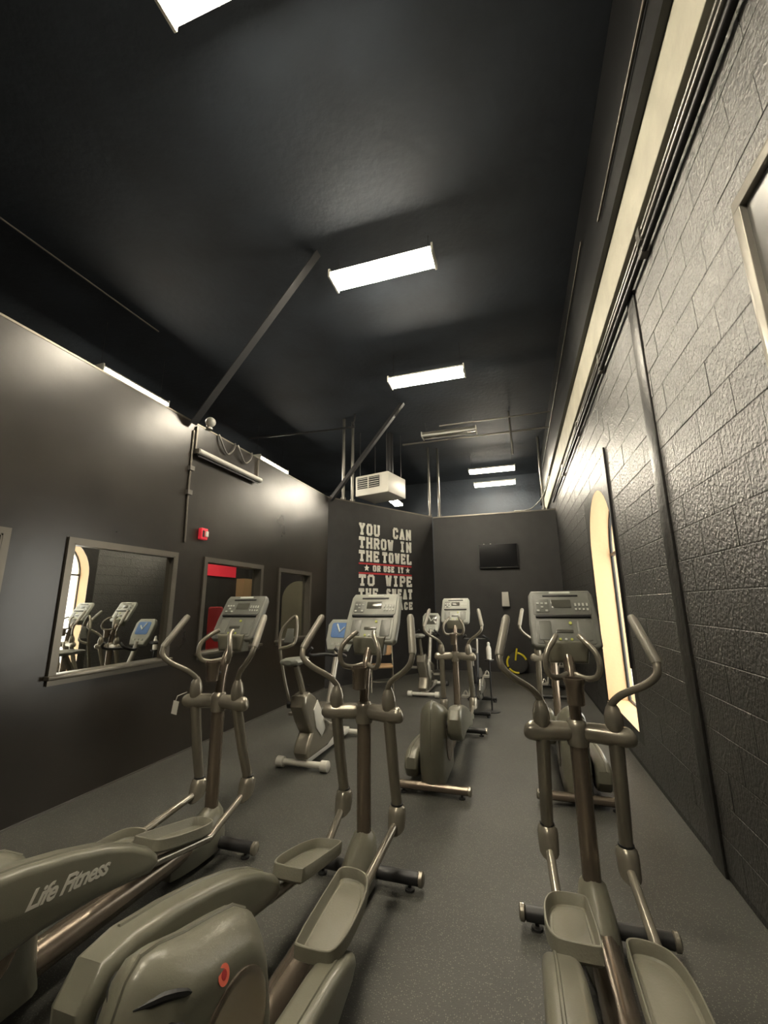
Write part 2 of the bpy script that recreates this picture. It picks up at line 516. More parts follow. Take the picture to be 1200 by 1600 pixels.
# framed panel high on the block wall
hp = empty('wall_panel', (XR, 1.15, 2.2), 0, 'large silver framed panel high on the block wall at right edge', 'panel')
f = MB()
py0, py1, pz0, pz1 = -0.70, 0.72, -0.75, 1.06
for (a, b, c, d) in ((py0, py1, pz1 - 0.055, pz1), (py0, py1, pz0, pz0 + 0.055), (py0, py0 + 0.055, pz0 + 0.055, pz1 - 0.055), (py1 - 0.055, py1, pz0 + 0.055, pz1 - 0.055)):
    f.rprism(rrect(a, b, c, d, 0.002, 2), -0.045, 0.0, 0.003, 'x')
f.build('frame', 'silver', hp)
g = MB().box2((-0.02, py0 + 0.05, pz0 + 0.05), (-0.004, py1 - 0.05, pz1 - 0.05)); g.build('board', 'board', hp)

# ------------------------------------------------------------------ ceiling lights
def fixture(name, c, L, axis, lit, label, cable=True, group='strip lights'):
    o = empty(name, c, 90 if axis == 'y' else 0, label, 'light', group)
    h = MB()
    h.rprism([(-0.15, 0.030), (-0.10, 0.085), (0.10, 0.085), (0.15, 0.030), (0.05, 0.030), (0.0, -0.005), (-0.05, 0.030)], -L / 2, L / 2, 0.004, 'x')
    h.build('housing', 'white' if lit else 'silver', o)
    for s in (-1, 1):
        t = MB(); t.tube([(-L / 2 + 0.02, s * 0.10, 0.002), (L / 2 - 0.02, s * 0.10, 0.002)], 0.026, 12)
        t.build('tube', 'tube' if lit else 'tube_off', o)
        e = MB(); e.rprism(rrect(-0.15, 0.15, -0.028, 0.085, 0.01, 2), s * L / 2 - 0.012, s * L / 2 + 0.012, 0.004, 'x'); e.build('end_cap', 'white', o)
    if cable:
        for s in (-1, 1):
            k = MB(); k.tube([(s * L * 0.45, 0, 0.08), (s * L * 0.45, 0, ZC - c[2])], 0.004, 6); k.build('cable', 'darkmetal', o)
    return o
fixture('strip_light', (-1.24, 4.0, 5.42), 1.24, 'x', True, 'large bright strip light in the middle of the ceiling')
fixture('strip_light', (-1.16, 6.15, 5.20), 1.24, 'x', True, 'second bright strip light, behind the large middle one')
fixture('strip_light', (-1.26, 1.36, 5.30), 1.24, 'x', True, 'bright strip light cut by the top edge')
fixture('strip_light', (-1.26, -1.2, 5.30), 1.24, 'x', True, 'added unseen strip light behind the viewpoint, continuing the row')  # added out of view at the row's spacing, brightens the whole room
fixture('strip_light', (-0.41, 11.5, 5.20), 1.24, 'x', True, 'upper of the two short strip lights above the back wall')
fixture('strip_light', (-0.40, 12.95, 5.20), 1.24, 'x', True, 'lower of the two short strip lights above the back wall')
fixture('strip_light', (-1.22, 9.05, 5.40), 1.24, 'x', False, 'unlit grey strip light hanging before the back wall')
fixture('strip_light', (-5.57, 4.55, 4.92), 1.20, 'y', True, 'long strip light glowing just above the left wall')
fixture('strip_light', (-5.57, 8.50, 4.92), 1.25, 'y', True, 'short strip light above the left wall, nearer the heater')
fixture('strip_light', (-3.55, 12.6, 4.80), 1.0, 'y', True, 'small strip light beside the white heater')

# ------------------------------------------------------------------ services under the roof
def pipe(name, pts, r, m, label, cat, group=None, clamps=None, smooth=False, n=10):
    P = catmull(pts, 5) if smooth else pts
    o = MB().tube(P, r, n).build(name, m); tag(o, label, cat, group)
    if clamps:
        for c in clamps:
            MB().box(c, (0.05, 0.07, 0.055)).build('clamp', 'conduit', o)
    return o
for i, z in enumerate((4.13, 4.07, 3.97)):
    pipe('wall_conduit', [(XR - 0.03 - 0.004 * i, Y0 + 0.05, z), (XR - 0.03 - 0.004 * i, 10.6, z)], (0.016, 0.016, 0.022)[i], ('conduit', 'conduit', 'darkmetal')[i],
         ('uppermost thin conduit running below the off white timber band', 'middle thin conduit running below the off white timber band',
          'lowest and thickest black conduit below the off white timber band')[i], 'conduit', 'conduits along the block wall',
         clamps=[(XR - 0.03, y, z) for y in (2.89, 4.47, 6.25, 8.3)])
pipe('roof_edge_tube', [(XR - 0.12, Y0 + 0.1, 4.95), (XR - 0.12, 3.5, 4.90)], 0.012, 'frame', 'near thin grey tube drawn for the edge highlight of the black roof beam at right', 'conduit', 'edge tubes on the roof beam')  # thin grey tubes drawn for the roof beam's edge highlight
pipe('roof_edge_tube', [(XR - 0.12, 4.2, 5.36), (XR - 0.12, 11.8, 5.22)], 0.010, 'frame', 'far thin grey tube drawn for the edge highlight of the black roof beam at right', 'conduit', 'edge tubes on the roof beam')

def brace(y, label):
    o = MB()
    a, b = Vector((XL + 0.02, y, ZL - 0.02)), Vector((-2.02, y, ZC))
    d = (b - a); L = d.length; d.normalize()
    m = Matrix(((d.x, 0, -d.z), (0, 1, 0), (d.z, 0, d.x)))
    o.box((a + b) / 2 + Vector((0, 0.05, 0)), (L, 0.012, 0.11), m)
    o.box((a + b) / 2 + m @ Vector((0, 0, -0.055)), (L, 0.10, 0.012), m)
    r = o.build('wall_brace', 'darkmetal'); tag(r, label, 'brace', 'diagonal wall braces')
brace(3.8, 'dark diagonal steel brace between left wall and ceiling, nearer one')
brace(7.85, 'dark diagonal steel brace beside the white heater')

def riser(x, y, z0, z1, r, label, group, m='conduit'):
    o = MB().tube([(x, y, z0), (x, y, z1)], r, 10).build('riser_pipe', m); tag(o, label, 'pipe', group)
    MB().lathe([(r * 1.6, z0), (r * 1.6, z0 + 0.06)], (x, y, 0), 'z', 12).build('coupling', m, o)
riser(-3.50, 8.24, ZL + 0.03, ZC, 0.035, 'left of the two grey riser pipes left of the heater', 'risers beside the heater')
riser(-3.37, 8.46, ZL + 0.03, ZC, 0.035, 'right of the two grey riser pipes left of the heater', 'risers beside the heater')
riser(-2.03, 10.62, ZL + 0.03, ZC, 0.03, 'left of the two grey riser pipes at the back corner', 'risers at the back corner')
riser(-1.80, 10.77, ZL + 0.03, ZC, 0.03, 'right of the two grey riser pipes at the back corner', 'risers at the back corner')
riser(0.80, 10.77, ZL + 0.03, ZC, 0.03, 'grey riser pipe near the block wall above the back wall', 'risers at the back corner')
pipe('sprinkler_pipe', [(-5.6, 7.65, 5.32), (-3.4, 8.02, 5.42), (-3.22, 8.06, 5.5), (-3.17, 8.07, ZC)], 0.022, 'darkmetal', 'dark pipe crossing above the left wall to a riser', 'pipe', smooth=True)
pipe('ceiling_pipe', [(-2.4, 9.3, 5.38), (0.95, 9.3, 5.38)], 0.022, 'conduit', 'lower thin grey pipe crossing beside the unlit strip light', 'pipe', 'pipes near the unlit light')
pipe('ceiling_pipe', [(-1.4, 8.8, 5.52), (0.95, 8.8, 5.52)], 0.016, 'conduit', 'upper thin grey pipe crossing beside the unlit strip light', 'pipe', 'pipes near the unlit light')
pipe('drop_pipe', [(0.12, 9.05, ZC), (0.14, 9.05, 5.0), (0.14, 9.05, 4.75)], 0.022, 'conduit', 'short grey pipe hanging above the paired strip lights', 'pipe')
pipe('loose_cable', [(0.98, 10.5, 4.6), (0.80, 10.6, 4.15), (0.5, 10.7, 3.86), (0.1, 10.76, 3.845)], 0.014, 'conduit', 'grey cable drooping onto the back wall at right', 'cable', smooth=True)

pipe('ceiling_joint', [(-5.09, 2.1, ZC - 0.02), (-5.0, 4.4, ZC - 0.02)], 0.012, 'frame', 'faint grey joint line on the dark ceiling above the left wall', 'conduit')  # joint line of the ceiling, drawn as a thin grey tube

# white unit heater
uh = empty('unit_heater', (-2.98, 9.35, 4.10), -14, 'white boxy unit heater hanging above the slogan wall', 'heater')
MB().rprism(rrect(-0.46, 0.46, 0.0, 0.50, 0.02, 2), -0.42, 0.42, 0.015, 'y').build('body', 'white', uh)
MB().box2((-0.40, -0.428, 0.17), (0.22, -0.416, 0.44)).build('grille', 'slot', uh)
for i in range(5):
    MB().box((-0.09, -0.435, 0.20 + i * 0.052), (0.60, 0.012, 0.012)).build('louvre', 'white', uh)
MB().box2((-0.10, -0.44, 0.17), (-0.07, -0.425, 0.44)).build('divider', 'white', uh)
for x in (-0.38, 0.38):
    for y in (-0.34, 0.34):
        MB().tube([(x, y, 0.5), (x, y, ZC - 4.10)], 0.008, 6).build('hanger_rod', 'darkmetal', uh)
MB().lathe([(0.09, 0.5), (0.09, ZC - 4.10)], (0.2, 0.1, 0), 'z', 16).build('flue', 'darkmetal', uh)

# ------------------------------------------------------------------ things on the left wall
al = empty('fire_alarm', (XL, 4.17, 2.37), 0, 'small red fire alarm with white strobe on the left wall', 'alarm')
MB().rprism(rrect(-0.055, 0.055, 0, 0.14, 0.01, 3), 0, 0.055, 0.008, 'x').build('body', 'red_glow', al)
MB().rprism(rrect(0.005, 0.048, 0.035, 0.105, 0.008, 3), 0.05, 0.075, 0.008, 'x').build('strobe', 'white', al)
MB().box2((0.054, -0.04, 0.03), (0.058, -0.01, 0.11)).build('sounder_slot', 'slot', al)
pipe('alarm_conduit', [(XL + 0.012, 3.88, ZL - 0.1), (XL + 0.012, 3.88, 2.9), (XL + 0.012, 3.90, 2.30)], 0.012, 'frame', 'thin conduit running down the left wall above the large mirror', 'conduit',
     clamps=[(XL + 0.02, 3.88, 3.2), (XL + 0.02, 3.88, 2.9)])
ts = empty('roller_screen', (XL + 0.002, 4.58, 3.43), 0, 'white roller tube held by two brackets near the top of left wall', 'screen')
MB().tube([(0.07, -0.66, 0), (0.07, 0.66, 0)], 0.035, 14).build('roller', 'white', ts)
MB().box2((0.045, -0.64, -0.062), (0.06, 0.64, -0.03)).build('bottom_bar', 'black', ts)
for s in (-1, 1):
    MB().box2((0.0, s * 0.655 - 0.012, -0.02), (0.025, s * 0.655 + 0.012, 0.33)).build('bracket', 'frame', ts)
    MB().box2((0.0, s * 0.655 - 0.014, -0.03), (0.08, s * 0.655 + 0.014, 0.03)).build('arm', 'frame', ts)
em = empty('emergency_light', (XL + 0.0, 4.14, ZL + 0.02), 0, 'round white emergency light on top of the left wall', 'light')
MB().lathe([(0.05, 0), (0.05, 0.02), (0.03, 0.03), (0.03, 0.06)], (0, 0, 0), 'z', 14).build('base', 'silver', em)
MB().ell((0.02, 0, 0.10), (0.065, 0.065, 0.065)).build('lamp_head', 'white', em)
for i, yy in enumerate((4.32, 4.72)):
    pipe('loose_wire', [(XL + 0.02, yy, 3.81), (XL + 0.04, yy + 0.05, 3.70), (XL + 0.03, yy + 0.18, 3.60), (XL + 0.05, yy + 0.27, 3.68), (XL + 0.02, yy + 0.34, 3.81)], 0.012, 'conduit',
         ('tangled grey wire above the roller tube, nearer the white lamp', 'tangled grey wire above the roller tube, farther from the white lamp')[i], 'wire', 'wires above the roller tube', smooth=True)

# ------------------------------------------------------------------ slogan on the angled wall
GL = {
 'Y': [((0, 1), (.5, .48)), ((1, 1), (.5, .48)), ((.5, .5), (.5, 0)), ((.28, 0), (.72, 0)), ((-.06, 1), (.2, 1)), ((.8, 1), (1.06, 1))],
 'O': [((0, .15), (0, .85)), ((0, .85), (.2, 1)), ((.2, 1), (.8, 1)), ((.8, 1), (1, .85)), ((1, .85), (1, .15)), ((1, .15), (.8, 0)), ((.8, 0), (.2, 0)), ((.2, 0), (0, .15))],
 'U': [((0, 1), (0, .15)), ((0, .15), (.2, 0)), ((.2, 0), (.8, 0)), ((.8, 0), (1, .15)), ((1, .15), (1, 1)), ((-.12, 1), (.14, 1)), ((.86, 1), (1.12, 1))],
 'C': [((1, .75), (1, .85)), ((1, .85), (.8, 1)), ((.8, 1), (.2, 1)), ((.2, 1), (0, .85)), ((0, .85), (0, .15)), ((0, .15), (.2, 0)), ((.2, 0), (.8, 0)), ((.8, 0), (1, .15)), ((1, .15), (1, .25))],
 'A': [((0, 0), (.5, 1)), ((.5, 1), (1, 0)), ((.2, .33), (.8, .33)), ((-.1, 0), (.18, 0)), ((.82, 0), (1.1, 0))],
 'N': [((0, 0), (0, 1)), ((0, 1), (1, 0)), ((1, 0), (1, 1)), ((-.12, 0), (.14, 0)), ((.86, 1), (1.12, 1))],
 'T': [((0, 1), (1, 1)), ((.5, 1), (.5, 0)), ((.25, 0), (.75, 0)), ((0, 1), (0, .82)), ((1, 1), (1, .82))],
 'H': [((0, 0), (0, 1)), ((1, 0), (1, 1)), ((0, .5), (1, .5)), ((-.12, 0), (.14, 0)), ((.86, 0), (1.12, 0)), ((-.12, 1), (.14, 1)), ((.86, 1), (1.12, 1))],
 'R': [((0, 0), (0, 1)), ((0, 1), (.8, 1)), ((.8, 1), (1, .88)), ((1, .88), (1, .6)), ((1, .6), (.8, .48)), ((.8, .48), (0, .48)), ((.5, .48), (1, 0)), ((-.1, 0), (.16, 0))],
 'W': [((0, 1), (.22, 0)), ((.22, 0), (.5, .8)), ((.5, .8), (.78, 0)), ((.78, 0), (1, 1)), ((-.1, 1), (.14, 1)), ((.86, 1), (1.1, 1))],
 'I': [((.5, 0), (.5, 1)), ((.22, 0), (.78, 0)), ((.22, 1), (.78, 1))],
 'E': [((0, 0), (0, 1)), ((0, 1), (1, 1)), ((0, 0), (1, 0)), ((0, .5), (.75, .5)), ((1, 1), (1, .84)), ((1, 0), (1, .16))],
 'L': [((0, 0), (0, 1)), ((0, 0), (1, 0)), ((1, 0), (1, .2)), ((-.1, 1), (.2, 1))],
 'S': [((1, .85), (.8, 1)), ((.8, 1), (.2, 1)), ((.2, 1), (0, .85)), ((0, .85), (0, .62)), ((0, .62), (1, .38)), ((1, .38), (1, .15)), ((1, .15), (.8, 0)), ((.8, 0), (.2, 0)), ((.2, 0), (0, .15))],
 'P': [((0, 0), (0, 1)), ((0, 1), (.8, 1)), ((.8, 1), (1, .88)), ((1, .88), (1, .58)), ((1, .58), (.8, .46)), ((.8, .46), (0, .46)), ((-.12, 0), (.3, 0))],
 'F': [((0, 0), (0, 1)), ((0, 1), (1, 1)), ((0, .5), (.75, .5)), ((-.12, 0), (.25, 0))],
}
SW = Matrix(((dAB.x, nAB.x, 0, A.x), (dAB.y, nAB.y, 0, A.y), (0, 0, 1, 0), (0, 0, 0, 1)))     # (along wall, out of wall, up)
def word(mb, text, s0, s1, z0, z1, t, gap=0.06):
    n_ = len(text); cw = (s1 - s0 + gap) / n_ - gap
    for i, ch in enumerate(text):
        x0 = s0 + i * (cw + gap) + t / 2; w = cw - t; h = (z1 - z0) - t
        for (a, b) in GL[ch]:
            p = Vector((x0 + a[0] * w, z0 + t / 2 + a[1] * h)); q = Vector((x0 + b[0] * w, z0 + t / 2 + b[1] * h))
            d = (q - p); L = d.length + t * 0.7; an = math.atan2(d.y, d.x)
            m = Matrix.Rotation(-an, 3, 'Y')
            mb.box(((p.x + q.x) / 2, 0.006, (p.y + q.y) / 2), (L, 0.012, t), m)
sl = empty('wall_slogan', (0, 0, 0), 0, 'white painted slogan YOU CAN THROW IN THE TOWEL on the angled wall', 'lettering')
sl.matrix_world = SW
def line(words, z0, z1, t, m='letter', gap=0.05):
    for w_, s0, s1 in words:                 # every letter is a part of its own
        n_ = len(w_); cw = (s1 - s0 + gap) / n_
        for i, ch in enumerate(w_):
            mb = MB(); word(mb, ch, s0 + i * cw, s0 + (i + 1) * cw - gap, z0, z1, t, gap)
            mb.build('letter', m, sl, 20)
line([('YOU', .82, 1.42), ('CAN', 1.84, 2.44)], 3.09, 3.36, 0.055)
line([('THROW', .82, 1.84), ('IN', 2.06, 2.44)], 2.79, 3.05, 0.052)
line([('THE', .82, 1.40), ('TOWEL', 1.50, 2.44)], 2.50, 2.75, 0.052)
line([('OR', 1.22, 1.44), ('USE', 1.54, 1.86), ('IT', 1.98, 2.16)], 2.29, 2.43, 0.032, 'letter', 0.03)
line([('TO', .82, 1.26), ('WIPE', 1.60, 2.44)], 1.97, 2.22, 0.052)
line([('THE', .82, 1.36), ('SWEAT', 1.62, 2.44)], 1.68, 1.92, 0.050)
line([('FACE', 1.86, 2.44)], 1.44, 1.62, 0.038)
for z in (2.455, 2.245):
    MB().box2((.82, 0, z - 0.018), (2.44, 0.008, z + 0.018)).build('red_stripe', 'red', sl)
for s in (1.04, 2.31):
    mb = MB(); pts = []
    for k in range(10):
        a = math.pi / 2 + k * math.pi / 5; r = 0.075 if k % 2 == 0 else 0.034
        pts.append((s + r * math.cos(a), 2.36 + r * math.sin(a)))
    mb.rprism(pts, 0, 0.010, 0.001, 'y', 1); mb.build('star', 'letter', sl)

# ------------------------------------------------------------------ things on the back wall
tv = empty('television', (-0.36, 10.7, 2.41), 0, 'black television hung on the back wall', 'television')
MB().rprism(rrect(-0.47, 0.47, 0, 0.60, 0.012, 2), -0.11, -0.04, 0.008, 'y').build('body', 'black', tv)
MB().box2((-0.45, -0.114, 0.035), (0.45, -0.109, 0.585)).build('screen', 'screen', tv)
MB().box2((-0.05, -0.116, 0.010), (0.05, -0.110, 0.022)).build('logo', 'conduit', tv)
MB().box2((-0.2, -0.045, 0.15), (0.2, 0, 0.45)).build('wall_mount', 'darkmetal', tv)
for x in (-0.33, -0.17):
    MB().ell((x, -0.075, 0.60), (0.02, 0.02, 0.02), 10, 6).build('indicator', 'white', tv)
ds = empty('paper_dispenser', (-0.26, 10.7, 1.50), 0, 'small white dispenser on the back wall below the television', 'dispenser')
MB().rprism([(-0.09, 0.0), (0.09, 0.0), (0.075, 0.34), (-0.075, 0.34)], -0.12, 0, 0.015, 'y').build('cover', 'white', ds)
MB().box2((-0.06, -0.11, -0.02), (0.06, -0.02, 0.005)).build('outlet', 'black', ds)

# ------------------------------------------------------------------ elliptical trainers
def console(o, shell, keys=True, blue=False, name='console'):
    """console leaning back: local frame with x right, v up the face, n towards the user"""
    v = Vector((0, 0.19, 0.32)); v.normalize()
    nn = Vector((0, -v.z, v.y))
    F = Matrix(((1, 0, 0, 0), (0, v.y, -nn.y, 0.075), (0, v.z, -nn.z, 1.335), (0, 0, 0, 1)))   # columns x, v, back
    F = Matrix(((1, 0, 0, 0), (0, v.y, nn.y, 0.075), (0, v.z, nn.z, 1.335), (0, 0, 0, 1)))
    def P(mb): return mb.xf(F)
    H_ = 0.37
    c = P(MB().rprism([(-.165, 0), (.165, 0), (.185, .02), (.19, .16), (.182, .34), (.165, H_), (-.165, H_), (-.182, .34), (-.19, .16), (-.185, .02)], -0.055, 0.0, 0.014, 'z')).build(name, shell, o)
    P(MB().rprism(rrect(-.155, .155, .02, .175, 0.012, 3), -0.002, 0.004, 0.002, 'z', 2)).build('lower_panel', shell, c)
    P(MB().rprism(rrect(-.16, .16, .20, .345, 0.012, 3), -0.002, 0.005, 0.002, 'z', 2)).build('upper_panel', shell, c)
    P(MB().rprism(rrect(-.15, .15, .182, .196, 0.004, 2), 0.0, 0.014, 0.002, 'z', 2)).build('reading_ledge', 'slot', c)
    P(MB().rprism(rrect(-.055, .055, .245, .30, 0.004, 2), 0.0, 0.008, 0.002, 'z', 2)).build('display', 'blue' if blue else 'lcd', c)
    P(MB().rprism(rrect(-.10, .10, .322, .333, 0.004, 2), 0.0, 0.009, 0.002, 'z', 2)).build('brand_strip', 'slot', c)
    P(MB().rprism(rrect(-.06, .06, .343, .358, 0.004, 2), 0.0, 0.006, 0.002, 'z', 2)).build('top_badge', 'key', c)
    kp = P(MB().rprism(rrect(-.148, -.068, .215, .305, 0.01, 3), 0.0, 0.008, 0.002, 'z', 2)).build('keypad', 'panel_dark', c)
    if keys:
        for i in range(3):
            for j in range(3):
                if (i + j) % 2 == 0 or i == 2:
                    P(MB().box((-.132 + j * .024, .232 + i * .024 - 0.006, 0.010), (.014, .011, .004))).build('key', 'key', c)
        for i in range(4):
            for j in range(2):
                P(MB().box((.078 + i * .021, .235 + j * .03, 0.008), (.010, .012 if j == 0 else .02, .004))).build('key', 'key', c)
        for x, k in ((-.03, 'keyg'), (0.0, 'key'), (.03, 'keyg')):
            P(MB().lathe([(0.007, 0), (0.007, 0.01)], (x, .045, 0), 'z', 10)).build('button', k, c)
        P(MB().lathe([(0.009, 0), (0.009, 0.01)], (.035, .145, 0), 'z', 10)).build('button', 'keyg', c)
        P(MB().rprism(rrect(-.045, .045, .085, .105, 0.004, 2), 0.0, 0.008, 0.002, 'z', 2)).build('small_display', 'lcd', c)
        P(MB().rprism(rrect(.07, .14, .04, .16, 0.008, 2), 0.0, 0.007, 0.002, 'z', 2)).build('side_pad', 'panel_dark', c)
        P(MB().rprism(rrect(-.14, -.07, .04, .16, 0.008, 2), 0.0, 0.007, 0.002, 'z', 2)).build('side_pad', 'panel_dark', c)
    return c

def fn_text(txt, size, m, parent, mw, shear=0.35, name='lettering'):
    cu = bpy.data.curves.new('t', 'FONT'); cu.body = txt; cu.size = size; cu.shear = shear; cu.extrude = 0.0015; cu.resolution_u = 3
    cu.offset = 0.0022; cu.space_character = 0.92
    t = bpy.data.objects.new('t', cu); col.objects.link(t)
    bpy.context.view_layer.update()
    me = bpy.data.meshes.new_from_object(t.evaluated_get(bpy.context.evaluated_depsgraph_get()))
    bpy.data.objects.remove(t, do_unlink=True)
    me.transform(mw); me.materials.clear(); me.materials.append(M[m])
    o = bpy.data.objects.new(name, me); col.objects.link(o); o.parent = parent
    return o

def elliptical(loc, up, label, rz=0, shell='panel', lettering=False, sticker=False, vents=True):
    o = empty('elliptical_trainer', loc, rz, label, 'exercise machine', 'elliptical trainers')
    # frame
    MB().tube([(0, -1.72, 0.135), (0, -0.16, 0.125)], 0.066, 18, ell=1.0).build('frame_tube', 'bronze', o)
    for y, h in ((0.02, 0.32), (-1.72, 0.30)):
        s = MB().tube([(-h, y, 0.062), (h, y, 0.062)], 0.034, 14).build('stabilizer', 'darkmetal' if y > -1 else 'bronze', o)
        for sx in (-1, 1):
            MB().lathe([(0.030, 0), (0.038, 0.006), (0.038, 0.024), (0.026, 0.032)], (sx * h - (0.0 if sx > 0 else 0.032), y, 0.062), 'x', 14).build('end_cap', 'taupe2', s)
            MB().lathe([(0.028, 0.0), (0.028, 0.012), (0.010, 0.016), (0.010, 0.04)], (sx * (h - 0.05), y, 0), 'z', 12).build('levelling_foot', 'rubber', s)
    fairing = MB()
    rg = []
    for t, w, hh in ((-0.36, 0.035, 0.13), (-0.30, 0.058, 0.17), (-0.20, 0.078, 0.21), (-0.08, 0.085, 0.26), (0.0, 0.080, 0.30), (0.06, 0.066, 0.28), (0.10, 0.045, 0.18)):
        rg.append([(-w, t, 0.03), (w, t, 0.03), (w * 1.02, t, hh * 0.5), (w * 0.75, t, hh * 0.85), (w * 0.12, t, hh), (-w * 0.12, t, hh), (-w * 0.75, t, hh * 0.85), (-w * 1.02, t, hh * 0.5)])
    fairing.rings(rg).build('base_cover', 'taupe', o, 50)
    MB().tube([(0, 0.0, 0.20), (0, 0.0, 0.90)], 0.043, 18).build('post', 'bronze', o)
    hub = MB().lathe([(0.050, 0.86), (0.054, 0.875), (0.054, 0.955), (0.046, 0.975), (0.036, 0.985)], (0, 0, 0), 'z', 18).build('post_collar', 'taupe2', o)
    for s in (-1, 1):
        sl_ = MB().tube(catmull([(s * 0.030, 0.0, 0.925), (s * 0.10, -0.012, 0.925), (s * 0.18, -0.03, 0.922), (s * 0.235, -0.038, 0.925), (s * 0.262, -0.035, 0.93)], 4),
                  [0.042, 0.046, 0.047, 0.048, 0.048, 0.048, 0.048, 0.048, 0.048, 0.048, 0.048, 0.047, 0.046, 0.042, 0.036, 0.026, 0.012], 16).build('pivot_sleeve', 'taupe2', o)
        MB().lathe([(0.006, 0), (0.006, 0.004)], (s * 0.13, -0.062, 0.938), 'y', 8).build('bolt', 'slot', sl_)
    # neck, cup holder, fixed hand rails
    MB().tube(catmull([(0, 0.0, 0.95), (0.0, 0.012, 1.08), (0.0, 0.05, 1.20), (0.0, 0.10, 1.28), (0, 0.15, 1.33)], 5), 0.030, 14, ell=1.25).build('neck', 'bronze', o)
    cup = MB().lathe([(0.036, 1.07), (0.042, 1.075), (0.044, 1.17), (0.053, 1.182), (0.054, 1.20), (0.044, 1.20), (0.040, 1.09)], (0, -0.088, 0), 'z', 20).build('cup_holder', 'bronze', o)
    MB().tube([(0, -0.06, 1.12), (0, 0.02, 1.11)], 0.015, 8).build('bracket', 'darkmetal', cup)
    for s in (-1, 1):
        MB().tube(catmull([(s * 0.02, 0.03, 1.20), (s * 0.07, -0.03, 1.19), (s * 0.115, -0.075, 1.21), (s * 0.13, -0.09, 1.27), (s * 0.115, -0.075, 1.33), (s * 0.08, -0.035, 1.375), (s * 0.06, 0.02, 1.40)], 5), 0.0155, 12).build('fixed_handle', 'taupe2', o)
    MB().rprism([(-0.10, 1.25), (0.10, 1.25), (0.12, 1.37), (-0.12, 1.37)], 0.07, 0.17, 0.02, 'y').build('console_base', 'taupe', o)
    console(o, shell)
    # sides: swing arm, handle, joint, rod, pedal, lever cover
    for s in (-1, 1):
        hi = (s == up)
        jy, jz = (0.13, 0.365) if hi else (0.085, 0.335)
        an = R(2.5 if hi else -2.5)
        arm = MB().tube([(s * 0.172, -0.03, 0.90), (s * 0.178, (jy - 0.03) / 2, (jz + 0.9) / 2), (s * 0.182, jy, jz + 0.05)], [0.036, 0.034, 0.032], 14).build('swing_arm', 'taupe2', o)
        MB().lathe([(0.020, -0.07), (0.036, -0.05), (0.044, -0.015), (0.042, 0.02), (0.032, 0.055), (0.021, 0.072), (0.018, 0.085)], (s * 0.172, -0.035, 1.0), 'z', 18).build('pivot_cap', 'taupe2', arm)
        rod = Vector((0, (-0.19 if hi else -0.46) + 0.03 - jy + 0.02, (0.30 if hi else 0.335) - 0.070 - jz + 0.03)).normalized()
        kn = MB(); rgs = []
        for t, w_, dpt, tl in ((0.056, 0.036, 0.036, 0), (0.046, 0.048, 0.048, 0), (0.02, 0.053, 0.058, 0.1), (-0.02, 0.052, 0.066, 0.4), (-0.050, 0.050, 0.066, 0.9), (-0.056, 0.042, 0.056, 0.95)):
            rgs.append([(s * 0.182 + w_ * math.cos(a_), jy - 0.018 * tl + dpt * math.sin(a_), jz + t + 0.028 * tl * math.sin(a_)) for a_ in [2 * math.pi * q / 16 for q in range(16)]])
        kn.rings(rgs).build('joint', 'taupe2', arm)
        MB().ell((s * 0.182, jy - 0.030, jz - 0.052), (0.036, 0.036, 0.028), 12, 7).build('joint_socket', 'rubber', arm)
        MB().lathe([(0.034, 0.0), (0.038, 0.004), (0.038, 0.012), (0.034, 0.016)], (s * 0.182, jy, jz + 0.055), 'z', 14).build('boot', 'rubber', arm)
        MB().lathe([(0.012, -0.042), (0.012, 0.042)], (s * 0.182, jy, jz), 'x', 10).build('pin', 'bronze', arm)
        hd = catmull([(s * 0.172, -0.035, 1.06), (s * 0.175, -0.045, 1.085), (s * 0.215, -0.085, 1.135), (s * 0.30, -0.150, 1.195), (s * 0.352, -0.175, 1.25), (s * 0.362, -0.155, 1.31)], 5)
        Rm = Matrix.Translation((0, -0.03, 1.0)) @ Matrix.Rotation(-an, 4, 'X') @ Matrix.Translation((0, 0.03, -1.0))
        hn = MB().tube(hd, 0.0175, 12).xf(Rm).build('handle', 'taupe2', o)
        MB().tube([(s * 0.362, -0.16, 1.30), (s * 0.361, -0.152, 1.312), (s * 0.318, -0.005, 1.49), (s * 0.314, 0.008, 1.506)], [0.020, 0.023, 0.023, 0.017], 14).xf(Rm).build('grip', 'grip', hn)
        # pedal tray: front (yf,zf) to rear (yr,zr), rim tops
        (yf, zf), (yr, zr) = ((-0.19, 0.30), (-0.67, 0.41)) if hi else ((-0.46, 0.335), (-0.93, 0.31))
        L = math.hypot(yf - yr, zf - zr); tilt = math.atan2(zf - zr, yf - yr)
        i_, o_ = 0.045, 0.235
        ou = [(i_, -L * 0.98), (i_ + 0.02, -L), (o_ - 0.055, -L), (o_ - 0.02, -L * 0.96), (o_, -L * 0.80), (o_ + 0.004, -L * 0.55), (o_ - 0.002, -L * 0.28), (o_ - 0.03, -L * 0.08), (o_ - 0.07, -0.01), (o_ - 0.11, 0), (i_ + 0.03, 0), (i_ + 0.006, -0.014), (i_, -L * 0.10)]
        for _ in range(2):
            ou = [q for k in range(len(ou)) for q in ((ou[k][0] * .75 + ou[(k + 1) % len(ou)][0] * .25, ou[k][1] * .75 + ou[(k + 1) % len(ou)][1] * .25),
                                                      (ou[k][0] * .25 + ou[(k + 1) % len(ou)][0] * .75, ou[k][1] * .25 + ou[(k + 1) % len(ou)][1] * .75))]
        ou = [(s * x, y) for x, y in ou]
        cx, cy = s * 0.135, -L * 0.5
        def shr(q, ax, ay): return [(cx + (x - cx) * ax, cy + (y - cy) * ay) for x, y in q]
        inn = shr(ou, 0.90, 0.955)
        fl = shr(ou, 0.80, 0.90)
